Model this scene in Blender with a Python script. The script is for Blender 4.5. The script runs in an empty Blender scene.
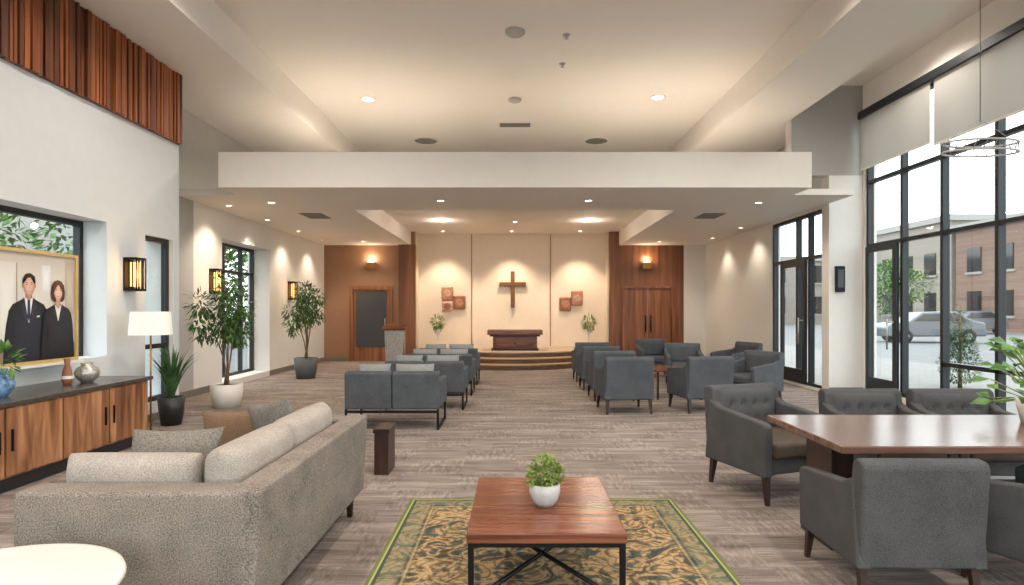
import bpy, bmesh, math, random
from mathutils import Vector, Matrix, Euler
random.seed(7)
S=bpy.context.scene
COL=S.collection
def lin(c):
    c=c/255.0
    return c/12.92 if c<=0.04045 else ((c+0.055)/1.055)**2.4
def L(rgb): return (lin(rgb[0]),lin(rgb[1]),lin(rgb[2]),1)
# ---------------------------------------------------------------- materials
def newmat(name):
    m=bpy.data.materials.new(name); m.use_nodes=True
    nt=m.node_tree; b=nt.nodes['Principled BSDF']
    return m,nt,b
def N(nt,t,**k):
    n=nt.nodes.new(t)
    for a,v in k.items():
        if a.startswith('i_'):
            n.inputs[a[2:].replace('_',' ')].default_value=v
        else: setattr(n,a,v)
    return n
def coords(nt,scale=(1,1,1),rot=(0,0,0)):
    tc=N(nt,'ShaderNodeTexCoord'); mp=N(nt,'ShaderNodeMapping')
    mp.inputs['Scale'].default_value=scale; mp.inputs['Rotation'].default_value=rot
    nt.links.new(tc.outputs['Object'],mp.inputs['Vector']); return mp.outputs['Vector']
def ramp(nt,fac,stops):
    r=N(nt,'ShaderNodeValToRGB'); e=r.color_ramp.elements
    e[0].position=stops[0][0]; e[0].color=stops[0][1]
    e[1].position=stops[-1][0]; e[1].color=stops[-1][1]
    for p,c in stops[1:-1]:
        x=e.new(p); x.color=c
    nt.links.new(fac,r.inputs['Fac']); return r.outputs['Color']
def addbump(nt,b,h,strength,dist=0.01):
    bp=N(nt,'ShaderNodeBump'); bp.inputs['Strength'].default_value=strength; bp.inputs['Distance'].default_value=dist
    nt.links.new(h,bp.inputs['Height']); nt.links.new(bp.outputs['Normal'],b.inputs['Normal'])
def plain(name,rgb,rough=0.5,metal=0.0,var=0.04,scale=8,bump=0.0,bscale=60,spec=0.5,emit=None,estr=0):
    m,nt,b=newmat(name)
    v=coords(nt)
    n=N(nt,'ShaderNodeTexNoise'); n.inputs['Scale'].default_value=scale; nt.links.new(v,n.inputs['Vector'])
    c=L(rgb)
    lo=tuple(max(0,x*(1-var)) for x in c[:3])+(1,); hi=tuple(min(1,x*(1+var)) for x in c[:3])+(1,)
    nt.links.new(ramp(nt,n.outputs['Fac'],[(0.3,lo),(0.7,hi)]),b.inputs['Base Color'])
    b.inputs['Roughness'].default_value=rough; b.inputs['Metallic'].default_value=metal
    b.inputs['Specular IOR Level'].default_value=spec
    if bump>0:
        n2=N(nt,'ShaderNodeTexNoise'); n2.inputs['Scale'].default_value=bscale; nt.links.new(v,n2.inputs['Vector'])
        addbump(nt,b,n2.outputs['Fac'],bump)
    if emit:
        b.inputs['Emission Color'].default_value=L(emit); b.inputs['Emission Strength'].default_value=estr
    return m
def wood(name,c1,c2,c3,axis='x',rough=0.35,freq=14,stretch=0.08,planks=None):
    m,nt,b=newmat(name)
    sc=[freq,freq,freq]; sc['xyz'.index(axis)]=freq*stretch
    v=coords(nt,tuple(sc))
    n=N(nt,'ShaderNodeTexNoise'); n.inputs['Scale'].default_value=1; n.inputs['Detail'].default_value=6
    n.inputs['Distortion'].default_value=0.8; nt.links.new(v,n.inputs['Vector'])
    col=ramp(nt,n.outputs['Fac'],[(0.3,L(c1)),(0.5,L(c2)),(0.68,L(c3))])
    nt.links.new(col,b.inputs['Base Color'])
    b.inputs['Roughness'].default_value=rough
    addbump(nt,b,n.outputs['Fac'],0.03)
    return m
def fabric(name,rgb,rgb2,scale=260,rough=0.95,bump=0.4):
    m,nt,b=newmat(name); v=coords(nt)
    n=N(nt,'ShaderNodeTexNoise'); n.inputs['Scale'].default_value=scale; n.inputs['Detail'].default_value=3
    nt.links.new(v,n.inputs['Vector'])
    n3=N(nt,'ShaderNodeTexNoise'); n3.inputs['Scale'].default_value=6; nt.links.new(v,n3.inputs['Vector'])
    mx=N(nt,'ShaderNodeMath',operation='ADD')
    m2=N(nt,'ShaderNodeMath',operation='MULTIPLY'); m2.inputs[1].default_value=0.25
    nt.links.new(n3.outputs['Fac'],m2.inputs[0]); nt.links.new(n.outputs['Fac'],mx.inputs[0]); nt.links.new(m2.outputs[0],mx.inputs[1])
    nt.links.new(ramp(nt,mx.outputs[0],[(0.45,L(rgb)),(0.8,L(rgb2))]),b.inputs['Base Color'])
    b.inputs['Roughness'].default_value=rough; b.inputs['Specular IOR Level'].default_value=0.15
    addbump(nt,b,n.outputs['Fac'],bump,0.004)
    return m
def emis(name,rgb,s):
    m,nt,b=newmat(name); b.inputs['Base Color'].default_value=L(rgb)
    b.inputs['Emission Color'].default_value=L(rgb); b.inputs['Emission Strength'].default_value=s
    return m
def glassmat(name,refl=0.05,tint=(245,250,250),rough=0.0):
    m,nt,b=newmat(name); nt.nodes.remove(b); o=nt.nodes['Material Output']
    t=N(nt,'ShaderNodeBsdfTransparent'); t.inputs[0].default_value=L(tint)
    g=N(nt,'ShaderNodeBsdfGlossy'); g.inputs['Roughness'].default_value=rough
    mx=N(nt,'ShaderNodeMixShader'); mx.inputs[0].default_value=refl
    nt.links.new(t.outputs[0],mx.inputs[1]); nt.links.new(g.outputs[0],mx.inputs[2]); nt.links.new(mx.outputs[0],o.inputs[0])
    return m
def blindmat():
    m,nt,b=newmat('shade_fabric'); nt.nodes.remove(b); o=nt.nodes['Material Output']
    t=N(nt,'ShaderNodeBsdfTransparent'); d=N(nt,'ShaderNodeBsdfDiffuse'); d.inputs[0].default_value=L((222,218,212))
    tr=N(nt,'ShaderNodeBsdfTranslucent'); tr.inputs[0].default_value=L((182,178,172))
    a=N(nt,'ShaderNodeMixShader'); a.inputs[0].default_value=0.5
    nt.links.new(d.outputs[0],a.inputs[1]); nt.links.new(tr.outputs[0],a.inputs[2])
    mx=N(nt,'ShaderNodeMixShader'); mx.inputs[0].default_value=0.9
    nt.links.new(t.outputs[0],mx.inputs[1]); nt.links.new(a.outputs[0],mx.inputs[2]); nt.links.new(mx.outputs[0],o.inputs[0])
    return m
def carpetmat():
    m,nt,b=newmat('carpet_tiles')
    def streak(sc):
        v=coords(nt,sc); n=N(nt,'ShaderNodeTexNoise'); n.inputs['Scale'].default_value=1; n.inputs['Detail'].default_value=5; n.inputs['Roughness'].default_value=0.65
        nt.links.new(v,n.inputs['Vector']); return n.outputs['Fac']
    a=streak((3,52,1)); c=streak((30,7,1))
    ch=N(nt,'ShaderNodeTexChecker'); ch.inputs['Scale'].default_value=1.0
    nt.links.new(coords(nt,(2,2,0.001)),ch.inputs['Vector'])
    mx=N(nt,'ShaderNodeMix'); mx.data_type='FLOAT'
    nt.links.new(ch.outputs['Fac'],mx.inputs[0]); nt.links.new(a,mx.inputs[2]); nt.links.new(c,mx.inputs[3])
    br=N(nt,'ShaderNodeTexBrick'); br.inputs['Scale'].default_value=1; br.inputs['Brick Width'].default_value=0.5; br.inputs['Row Height'].default_value=0.25
    br.inputs['Mortar Size'].default_value=0.0; br.inputs['Color1'].default_value=(0.3,0.3,0.3,1); br.inputs['Color2'].default_value=(0.7,0.7,0.7,1)
    nt.links.new(coords(nt),br.inputs['Vector'])
    big=N(nt,'ShaderNodeTexNoise'); big.inputs['Scale'].default_value=1.0; big.inputs['Detail'].default_value=5; nt.links.new(coords(nt,(1.2,9,1)),big.inputs['Vector'])
    fine=N(nt,'ShaderNodeTexNoise'); fine.inputs['Scale'].default_value=120; nt.links.new(coords(nt),fine.inputs['Vector'])
    def madd(x,k,prev):
        s=N(nt,'ShaderNodeMath',operation='MULTIPLY_ADD'); s.inputs[1].default_value=k; nt.links.new(x,s.inputs[0])
        if prev is None: s.inputs[2].default_value=0
        else: nt.links.new(prev,s.inputs[2])
        return s.outputs[0]
    s=madd(mx.outputs[0],0.36,None); s=madd(br.outputs['Color'],0.12,s); s=madd(big.outputs['Fac'],0.30,s); s=madd(fine.outputs['Fac'],0.22,s)
    nt.links.new(ramp(nt,s,[(0.38,L((90,80,75))),(0.5,L((133,121,113))),(0.62,L((172,160,152)))]),b.inputs['Base Color'])
    b.inputs['Roughness'].default_value=0.95; b.inputs['Specular IOR Level'].default_value=0.15
    addbump(nt,b,fine.outputs['Fac'],0.3,0.004)
    return m
def rugmat(hx,hy):
    m,nt,b=newmat('rug_pattern'); v=coords(nt)
    n=N(nt,'ShaderNodeTexNoise'); n.inputs['Scale'].default_value=5; n.inputs['Detail'].default_value=7; n.inputs['Distortion'].default_value=2.0
    nt.links.new(v,n.inputs['Vector'])
    base=ramp(nt,n.outputs['Fac'],[(0.34,L((52,66,64))),(0.42,L((84,90,78))),(0.47,L((150,126,92))),(0.54,L((178,150,110))),(0.59,L((120,94,68))),(0.65,L((60,72,66)))])
    nn=N(nt,'ShaderNodeTexNoise'); nn.inputs['Scale'].default_value=4; nt.links.new(v,nn.inputs['Vector'])
    mxv=N(nt,'ShaderNodeMix'); mxv.data_type='RGBA'; mxv.inputs[0].default_value=0.10
    nt.links.new(v,mxv.inputs[6]); nt.links.new(nn.outputs['Color'],mxv.inputs[7])
    vo=N(nt,'ShaderNodeTexVoronoi'); vo.inputs['Scale'].default_value=4.5; nt.links.new(mxv.outputs[2],vo.inputs['Vector'])
    sn=N(nt,'ShaderNodeMath',operation='SINE'); ml=N(nt,'ShaderNodeMath',operation='MULTIPLY'); ml.inputs[1].default_value=34; nt.links.new(vo.outputs['Distance'],ml.inputs[0]); nt.links.new(ml.outputs[0],sn.inputs[0])
    edge=ramp(nt,sn.outputs[0],[(0.35,(0,0,0,1)),(0.75,(0.6,0.6,0.6,1))])
    mx=N(nt,'ShaderNodeMix'); mx.data_type='RGBA'; nt.links.new(edge,mx.inputs[0]); nt.links.new(base,mx.inputs[6]); mx.inputs[7].default_value=L((84,72,58))
    sp=N(nt,'ShaderNodeSeparateXYZ'); nt.links.new(v,sp.inputs[0])
    def edge_d(o,h):
        a=N(nt,'ShaderNodeMath',operation='ABSOLUTE'); nt.links.new(o,a.inputs[0])
        s=N(nt,'ShaderNodeMath',operation='SUBTRACT'); s.inputs[0].default_value=h; nt.links.new(a.outputs[0],s.inputs[1]); return s.outputs[0]
    mi=N(nt,'ShaderNodeMath',operation='MINIMUM'); nt.links.new(edge_d(sp.outputs[0],hx),mi.inputs[0]); nt.links.new(edge_d(sp.outputs[1],hy),mi.inputs[1])
    r=N(nt,'ShaderNodeValToRGB'); r.color_ramp.interpolation='CONSTANT'; e=r.color_ramp.elements
    e[0].position=0; e[0].color=L((104,112,70)); e[1].position=0.02; e[1].color=L((166,160,96))
    for p,c in [(0.035,(62,82,72)),(0.055,(112,116,96)),(0.17,(58,76,70)),(0.19,(166,146,106)),(0.205,(84,84,70))]:
        x=e.new(p); x.color=L(c)
    nt.links.new(mi.outputs[0],r.inputs['Fac'])
    gt=N(nt,'ShaderNodeMath',operation='GREATER_THAN'); gt.inputs[1].default_value=0.22; nt.links.new(mi.outputs[0],gt.inputs[0])
    in2=N(nt,'ShaderNodeMath',operation='GREATER_THAN'); in2.inputs[1].default_value=0.055; nt.links.new(mi.outputs[0],in2.inputs[0])
    mf=N(nt,'ShaderNodeMath',operation='MULTIPLY'); mf.inputs[1].default_value=0.5; nt.links.new(in2.outputs[0],mf.inputs[0])
    f2=N(nt,'ShaderNodeMix'); f2.data_type='RGBA'; nt.links.new(mf.outputs[0],f2.inputs[0]); nt.links.new(r.outputs['Color'],f2.inputs[6]); nt.links.new(mx.outputs[2],f2.inputs[7])
    f=N(nt,'ShaderNodeMix'); f.data_type='RGBA'; nt.links.new(gt.outputs[0],f.inputs[0]); nt.links.new(f2.outputs[2],f.inputs[6]); nt.links.new(mx.outputs[2],f.inputs[7])
    nt.links.new(f.outputs[2],b.inputs['Base Color']); b.inputs['Roughness'].default_value=0.95; b.inputs['Specular IOR Level'].default_value=0.1
    fine=N(nt,'ShaderNodeTexNoise'); fine.inputs['Scale'].default_value=200; nt.links.new(v,fine.inputs['Vector']); addbump(nt,b,fine.outputs['Fac'],0.4,0.004)
    return m
def brickmat(name,c1,c2,mort):
    m,nt,b=newmat(name); v=coords(nt,(1,1,1),(math.pi/2,0,math.pi/2))
    br=N(nt,'ShaderNodeTexBrick'); br.inputs['Scale'].default_value=1.2; br.inputs['Color1'].default_value=L(c1); br.inputs['Color2'].default_value=L(c2); br.inputs['Mortar'].default_value=L(mort)
    nt.links.new(v,br.inputs['Vector']); nt.links.new(br.outputs['Color'],b.inputs['Base Color']); b.inputs['Roughness'].default_value=0.9
    return m
def printmat():
    m,nt,b=newmat('printed_photograph'); a=N(nt,'ShaderNodeAttribute'); a.attribute_name='ink'
    nt.links.new(a.outputs['Color'],b.inputs['Base Color']); b.inputs['Roughness'].default_value=0.45; return m

M=dict(
 wall=plain('wall_paint_grey_white',(208,211,212),0.8,var=0.015),
 wallw=plain('wall_paint_white',(222,219,213),0.8,var=0.015),
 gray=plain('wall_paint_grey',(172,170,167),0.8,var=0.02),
 ceil=plain('ceiling_paint',(230,224,216),0.85,var=0.01),
 panel=plain('chapel_wall_panel',(226,212,194),0.75,var=0.02),
 brown=plain('brown_wall_paint',(150,112,84),0.7,var=0.04),
 base=plain('baseboard_grey',(118,112,106),0.6),
 carpet=carpetmat(),
 black=plain('black_metal',(24,24,26),0.4,metal=0.6),
 frame=plain('window_frame_dark',(38,41,45),0.45,metal=0.3),
 glass=glassmat('window_glass'),
 blind=blindmat(),
 slat=wood('slat_walnut',(104,50,24),(146,78,40),(176,102,56),'z',0.45,10,0.06),
 slatd=wood('slat_walnut_dark',(64,32,18),(100,52,28),(130,74,40),'z',0.45,10,0.06),
 slatb=plain('slat_backing',(40,22,14),0.8),
 wooddoor=wood('door_wood',(110,64,38),(138,86,52),(160,106,70),'z',0.4,8,0.06),
 woodwall=wood('wood_wall',(94,56,36),(122,76,48),(142,92,62),'z',0.45,6,0.05),
 walnut=wood('walnut_credenza',(92,56,36),(142,94,62),(184,134,96),'z',0.35,9,0.12),
 walnuty=wood('walnut_table',(82,42,28),(108,60,40),(130,78,54),'x',0.22,26,0.05),
 tabletop=wood('table_top_brown',(84,58,48),(102,74,61),(118,88,74),'x',0.2,16,0.05),
 darkwood=wood('dark_leg_wood',(34,20,14),(52,32,24),(66,42,30),'z',0.4),
 riser=wood('stage_riser',(84,62,46),(104,78,58),(122,94,70),'x',0.5),
 stone=plain('dark_stone_top',(70,64,60),0.25,var=0.2,scale=20),
 sofa=fabric('sofa_fabric',(88,80,74),(150,139,129),150,bump=0.6),
 cushion=fabric('cushion_fabric',(134,125,117),(178,168,159),180,bump=0.3),
 brownf=fabric('brown_fabric',(104,80,62),(134,108,88),200),
 taupe=fabric('taupe_fabric',(106,80,62),(136,108,88),200),
 pillow=fabric('pillow_fabric',(92,86,80),(134,127,119),120),
 chair=fabric('chair_fabric_grey',(56,56,57),(90,89,89),260),
 chairseat=fabric('chair_seat_fabric',(66,56,50),(98,86,76),260),
 chair2=fabric('bench_fabric_grey',(62,64,68),(94,97,101),200),
 pale=fabric('pale_pillow',(118,118,118),(150,150,149),200),
 white=plain('white_gloss',(214,208,200),0.35,var=0.01),
 whitet=plain('white_trim',(228,224,217),0.5,var=0.01),
 ceram=plain('grey_ceramic',(176,174,171),0.4,var=0.08,scale=30),
 blackpot=plain('black_pot',(32,32,34),0.4),
 greypot=plain('charcoal_pot',(84,86,88),0.5),
 soil=plain('soil',(52,38,28),0.95,bump=0.5),
 leaf=plain('leaf_green',(78,116,46),0.5,var=0.5,scale=12),
 leafd=plain('leaf_dark_green',(52,84,40),0.5,var=0.5,scale=12),
 leafy=plain('leaf_light_green',(126,142,66),0.5,var=0.5,scale=20),
 trunk=plain('bark',(110,86,62),0.9,var=0.2,bump=0.4),
 gold=plain('gold_frame',(206,176,118),0.35,metal=0.25),
 brass=plain('brass',(170,120,70),0.3,metal=0.9),
 copper=plain('copper_art',(176,126,100),0.45,metal=0.2,var=0.3,scale=9),
 copper2=plain('copper_art_dark',(146,96,74),0.45,metal=0.2,var=0.3,scale=9),
 copper3=plain('copper_art_pale',(196,154,130),0.45,metal=0.2,var=0.3,scale=9),
 crosswood=plain('cross_wood',(118,78,40),0.4,metal=0.2,var=0.2),
 silver=plain('silver_mosaic',(176,172,164),0.3,metal=0.6,var=0.5,scale=60),
 clay=plain('clay_brown',(140,84,56),0.4,var=0.2),
 bluev=plain('blue_vase_glaze',(96,128,160),0.25,var=0.7,scale=22),
 shade=plain('lamp_shade_white',(236,232,224),0.8,emit=(255,250,240),estr=0.12),
 amber=emis('sconce_glow',(255,176,96),3.0),
 lampe=emis('downlight_glow',(255,236,205),14.0),
 grille=plain('vent_grille',(120,118,114),0.6),
 grillel=plain('vent_light',(176,172,166),0.6),
 asphalt=plain('asphalt',(112,110,108),0.9,var=0.12,scale=2),
 pave=plain('sidewalk_paving',(128,124,118),0.9,var=0.1,scale=3),
 brick=brickmat('brick_red',(132,106,94),(116,92,82),(132,124,116)),
 brick2=brickmat('brick_tan',(146,138,128),(136,128,118),(150,144,138)),
 conc=plain('concrete',(150,148,144),0.9),
 carp=plain('car_paint',(96,101,107),0.3,metal=0.3),
 carw=plain('car_glass',(44,48,52),0.1),
 tire=plain('tire',(26,26,26),0.8),
 dgrey=plain('door_dark_panel',(62,64,68),0.3),
 tread=wood('stage_tread',(150,122,92),(170,140,106),(186,156,122),'x',0.4,6),
 stagetop=plain('stage_carpet',(170,150,128),0.9),
 ink=printmat(),
)
# ---------------------------------------------------------------- mesh helpers
def finish(name,bm,mat,parent=None,smooth=False,bevel=0,loc=(0,0,0),rot=(0,0,0),segs=3,subsurf=0):
    bmesh.ops.recalc_face_normals(bm,faces=bm.faces)
    me=bpy.data.meshes.new(name); bm.to_mesh(me); bm.free()
    if mat is not None:
        for mm in (mat if isinstance(mat,(list,tuple)) else [mat]): me.materials.append(mm)
    o=bpy.data.objects.new(name,me); COL.objects.link(o)
    o.location=loc; o.rotation_euler=rot
    if parent: o.parent=parent
    if bevel>0:
        md=o.modifiers.new('bevel','BEVEL'); md.width=bevel; md.segments=segs; md.limit_method='ANGLE'; md.angle_limit=math.radians(35)
        smooth=True
    if subsurf:
        s=o.modifiers.new('sub','SUBSURF'); s.levels=subsurf; s.render_levels=subsurf
    if smooth:
        for p in me.polygons: p.use_smooth=True
        if bevel>0:
            w=o.modifiers.new('wn','WEIGHTED_NORMAL'); w.keep_sharp=True
    return o
def addbox(bm,x0,x1,y0,y1,z0,z1):
    vs=[bm.verts.new(p) for p in [(x0,y0,z0),(x1,y0,z0),(x1,y1,z0),(x0,y1,z0),(x0,y0,z1),(x1,y0,z1),(x1,y1,z1),(x0,y1,z1)]]
    fs=[]
    for f in [(0,3,2,1),(4,5,6,7),(0,1,5,4),(1,2,6,5),(2,3,7,6),(3,0,4,7)]:
        fs.append(bm.faces.new([vs[i] for i in f]))
    return fs
def box(name,x0,x1,y0,y1,z0,z1,mat,parent=None,bevel=0,loc=(0,0,0),rot=(0,0,0),segs=3):
    bm=bmesh.new(); addbox(bm,x0,x1,y0,y1,z0,z1); return finish(name,bm,mat,parent,bevel=bevel,loc=loc,rot=rot,segs=segs)
def boxes(name,lst,mat,parent=None,bevel=0,loc=(0,0,0),rot=(0,0,0)):
    bm=bmesh.new()
    for b in lst: addbox(bm,*b)
    return finish(name,bm,mat,parent,bevel=bevel,loc=loc,rot=rot)
def E(name,loc=(0,0,0),rz=0):
    e=bpy.data.objects.new(name,None); COL.objects.link(e); e.location=loc; e.rotation_euler=(0,0,rz); e.empty_display_size=0.1; return e
def prism(name,pts,axis,a0,a1,mat,parent=None,bevel=0,loc=(0,0,0),rot=(0,0,0),smooth=False):
    bm=bmesh.new()
    def mk(p,a):
        return {'x':(a,p[0],p[1]),'y':(p[0],a,p[1]),'z':(p[0],p[1],a)}[axis]
    A=[bm.verts.new(mk(p,a0)) for p in pts]; B=[bm.verts.new(mk(p,a1)) for p in pts]
    bm.faces.new(A); bm.faces.new(B[::-1]); n=len(pts)
    for i in range(n): bm.faces.new([A[i],A[(i+1)%n],B[(i+1)%n],B[i]])
    return finish(name,bm,mat,parent,bevel=bevel,loc=loc,rot=rot,smooth=smooth)
def lathe(name,prof,mat,parent=None,loc=(0,0,0),segs=32,rot=(0,0,0),cap=True,smooth=True):
    bm=bmesh.new(); rings=[]
    for r,z in prof:
        rings.append([bm.verts.new((r*math.cos(2*math.pi*i/segs),r*math.sin(2*math.pi*i/segs),z)) for i in range(segs)])
    for a,b in zip(rings,rings[1:]):
        for i in range(segs): bm.faces.new([a[i],a[(i+1)%segs],b[(i+1)%segs],b[i]])
    if cap:
        bm.faces.new(rings[0][::-1]); bm.faces.new(rings[-1])
    o=finish(name,bm,mat,parent,loc=loc,rot=rot,smooth=False)
    if smooth:
        for p in o.data.polygons: p.use_smooth=len(p.vertices)==4
    return o
def tube(name,pts,r,mat,parent=None,loc=(0,0,0),r2=None,segs=8,rot=(0,0,0)):
    bm=bmesh.new(); pts=[Vector(p) for p in pts]; rings=[]; n=len(pts)
    if r2 is None: r2=r
    for k,p in enumerate(pts):
        d=(pts[min(k+1,n-1)]-pts[max(k-1,0)]).normalized()
        up=Vector((0,0,1)) if abs(d.z)<0.9 else Vector((1,0,0))
        a=d.cross(up).normalized(); b=d.cross(a).normalized(); rr=r+(r2-r)*k/max(1,n-1)
        rings.append([bm.verts.new(p+a*rr*math.cos(2*math.pi*i/segs)+b*rr*math.sin(2*math.pi*i/segs)) for i in range(segs)])
    for a,b in zip(rings,rings[1:]):
        for i in range(segs): bm.faces.new([a[i],a[(i+1)%segs],b[(i+1)%segs],b[i]])
    bm.faces.new(rings[0]); bm.faces.new(rings[-1][::-1])
    return finish(name,bm,mat,parent,smooth=True,loc=loc,rot=rot)
def pad(name,w,h,t,mat,parent=None,loc=(0,0,0),rot=(0,0,0),p=4,pinch=0.0,n=16,dim=None):
    bm=bmesh.new(); T=[];B=[]
    for i in range(n+1):
        rt=[];rb=[]
        for j in range(n+1):
            u=math.sin((-1+2*i/n)*math.pi/2); v=math.sin((-1+2*j/n)*math.pi/2)
            f=(max(0,(1-abs(u)**p))*max(0,(1-abs(v)**p)))**0.5
            x=u*w/2*(1-pinch*(1-v*v)) ; y=v*h/2*(1-pinch*(1-u*u))
            z=t/2*f
            if i in(0,n) or j in(0,n):
                q=bm.verts.new((x,y,0)); rt.append(q); rb.append(q)
            else:
                rt.append(bm.verts.new((x,y,z))); rb.append(bm.verts.new((x,y,-z)))
        T.append(rt);B.append(rb)
    for i in range(n):
        for j in range(n):
            bm.faces.new([T[i][j],T[i+1][j],T[i+1][j+1],T[i][j+1]])
            if not set([B[i][j],B[i+1][j],B[i+1][j+1],B[i][j+1]])==set([T[i][j],T[i+1][j],T[i+1][j+1],T[i][j+1]]):
                bm.faces.new([B[i][j],B[i][j+1],B[i+1][j+1],B[i+1][j]])
    return finish(name,bm,mat,parent,smooth=True,loc=loc,rot=rot)
def leafquad(bm,p,d,up,l,w):
    d=d.normalized(); s=d.cross(up)
    if s.length<1e-3: s=d.cross(Vector((1,0,0)))
    s.normalize(); nrm=s.cross(d)
    a=bm.verts.new(p); b=bm.verts.new(p+d*l*0.45+s*w/2+nrm*w*0.15); c=bm.verts.new(p+d*l); e=bm.verts.new(p+d*l*0.45-s*w/2+nrm*w*0.15); m=bm.verts.new(p+d*l*0.5)
    bm.faces.new([a,b,m]); bm.faces.new([b,c,m]); bm.faces.new([c,e,m]); bm.faces.new([e,a,m])
def rv():
    while True:
        v=Vector((random.uniform(-1,1),random.uniform(-1,1),random.uniform(-1,1)))
        if 0.05<v.length<1: return v
def foliage(name,blobs,n,l,w,mat,parent=None,droop=0.2,loc=(0,0,0)):
    bm=bmesh.new(); tot=sum(b[3]**2 for b in blobs)
    for (x,y,z,r) in blobs:
        for _ in range(int(n*r*r/tot)):
            v=rv(); v=v.normalized()*(v.length**0.5)
            p=Vector((x,y,z))+v*r
            d=(v+rv()*0.7); d.z-=droop
            leafquad(bm,p,d,Vector((0,0,1))+rv()*0.5,l*random.uniform(0.7,1.2),w*random.uniform(0.7,1.2))
    me=bpy.data.meshes.new(name); bm.to_mesh(me); bm.free(); me.materials.append(mat)
    o=bpy.data.objects.new(name,me); COL.objects.link(o); o.location=loc
    if parent:o.parent=parent
    return o
def blades(name,n,l,w,mat,parent,loc=(0,0,0),spread=0.5,seg=6,droop=0.6):
    bm=bmesh.new()
    for k in range(n):
        a=random.uniform(0,2*math.pi); sp=random.uniform(0.1,1)*spread; ll=l*random.uniform(0.75,1.1)
        out=Vector((math.cos(a),math.sin(a),0)); side=Vector((-math.sin(a),math.cos(a),0)); p=out*0.02; prev=None
        ang=math.pi/2-sp*0.6
        for i in range(seg+1):
            t=i/seg; ww=w*math.sin(math.pi*min(0.98,0.25+0.75*t))+0.001
            c=(bm.verts.new(p+side*ww/2),bm.verts.new(p+Vector((0,0,-ww*0.15))),bm.verts.new(p-side*ww/2))
            if prev: bm.faces.new([prev[0],c[0],c[1],prev[1]]); bm.faces.new([prev[1],c[1],c[2],prev[2]])
            prev=c; ang-=droop*sp*(t)*0.9; p=p+(out*math.cos(ang)+Vector((0,0,math.sin(ang))))*ll/seg
    me=bpy.data.meshes.new(name); bm.to_mesh(me); bm.free(); me.materials.append(mat)
    for q in me.polygons:q.use_smooth=True
    o=bpy.data.objects.new(name,me); COL.objects.link(o); o.location=loc; o.parent=parent; return o
def wallx(name,x0,x1,y0,y1,z0,z1,mat,holes=()):
    ys=sorted(set([y0,y1]+[h[0] for h in holes]+[h[1] for h in holes])); zs=sorted(set([z0,z1]+[h[2] for h in holes]+[h[3] for h in holes]))
    L_=[]
    for a,b in zip(ys,ys[1:]):
        for c,d in zip(zs,zs[1:]):
            m=((a+b)/2,(c+d)/2)
            if any(h[0]<m[0]<h[1] and h[2]<m[1]<h[3] for h in holes): continue
            L_.append((x0,x1,a,b,c,d))
    return boxes(name,L_,mat)
def wally(name,y0,y1,x0,x1,z0,z1,mat,holes=()):
    xs=sorted(set([x0,x1]+[h[0] for h in holes]+[h[1] for h in holes])); zs=sorted(set([z0,z1]+[h[2] for h in holes]+[h[3] for h in holes]))
    L_=[]
    for a,b in zip(xs,xs[1:]):
        for c,d in zip(zs,zs[1:]):
            m=((a+b)/2,(c+d)/2)
            if any(h[0]<m[0]<h[1] and h[2]<m[1]<h[3] for h in holes): continue
            L_.append((a,b,y0,y1,c,d))
    return boxes(name,L_,mat)
def window(name,X,y0,y1,z0,z1,ym,zm,t=0.06,d=0.08,extra=()):
    e=E(name)
    L_=[(X-d/2,X+d/2,y0,y1,z0,z0+t),(X-d/2,X+d/2,y0,y1,z1-t,z1),(X-d/2,X+d/2,y0,y0+t,z0+t,z1-t),(X-d/2,X+d/2,y1-t,y1,z0+t,z1-t)]
    for y in ym: L_.append((X-d/2,X+d/2,y-t/2,y+t/2,z0+t,z1-t))
    for z in zm: L_.append((X-d/2+0.005,X+d/2-0.005,y0+t,y1-t,z-t/2,z+t/2))
    L_+=list(extra)
    boxes('frame',L_,M['frame'],e)
    box('glass_pane',X-0.004,X+0.004,y0+t/2,y1-t/2,z0+t/2,z1-t/2,M['glass'],e)
    return e
# ---------------------------------------------------------------- shell
box('floor',-6.1,6.4,-3.2,18.5,-0.1,0,M['carpet'])
box('ceiling',-3.8,3.8,-3.2,15.5,5.4,5.6,M['ceil'])
box('ceiling_beam',-6.1,-3.8,-3.2,15.5,4.9,5.6,M['ceil'])
boxes('ceiling_beam',[(3.8,4.93,-3.2,15.5,4.9,5.6),(4.93,5.8,10.95,15.5,4.9,5.6)],M['ceil'])
box('ceiling_bay',4.93,6.4,-3.2,10.7,5.5,5.6,M['ceil'])
box('wall_clerestory',-6.1,5.8,15.5,15.7,3.95,5.6,M['ceil'])
WT=3.5
boxes('ceiling_soffit',[(-4.6,4.6,9.3,11.4,3.4,3.95),(-5.6,-4.6,9.9,17.6,3.4,WT),(4.6,5.6,9.9,17.6,3.4,WT),(-4.6,-3.05,11.4,17.6,3.4,3.95),(3.05,4.6,11.4,17.6,3.4,3.95),
  (-3.05,3.05,11.4,18.2,3.8,3.95)],M['ceil'])
wallx('wall_left',-5.3,-4.9,-3.2,8.75,0,4.9,M['wall'],[(4.3,7.2,0.95,2.56),(7.95,8.6,0.25,2.5),(-2,2.5,0.95,2.56)])
box('wall_return',-6.1,-5.3,8.6,8.75,0,4.9,M['gray'])
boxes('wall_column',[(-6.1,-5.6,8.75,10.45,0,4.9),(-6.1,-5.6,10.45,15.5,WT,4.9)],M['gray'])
wallx('wall_rear_left',-6.1,-5.6,10.45,17.6,0,WT,M['wallw'],[(11.47,13.7,0.12,2.87)])
wallx('wall_rear_right',5.6,5.8,10.95,17.6,0,WT,M['wallw'],[(10.95,13.1,0.05,3.35)])
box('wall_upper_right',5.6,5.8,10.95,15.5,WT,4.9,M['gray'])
box('wall_pier',5.6,6.4,10.7,10.95,0,3.9,M['wallw'])
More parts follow.
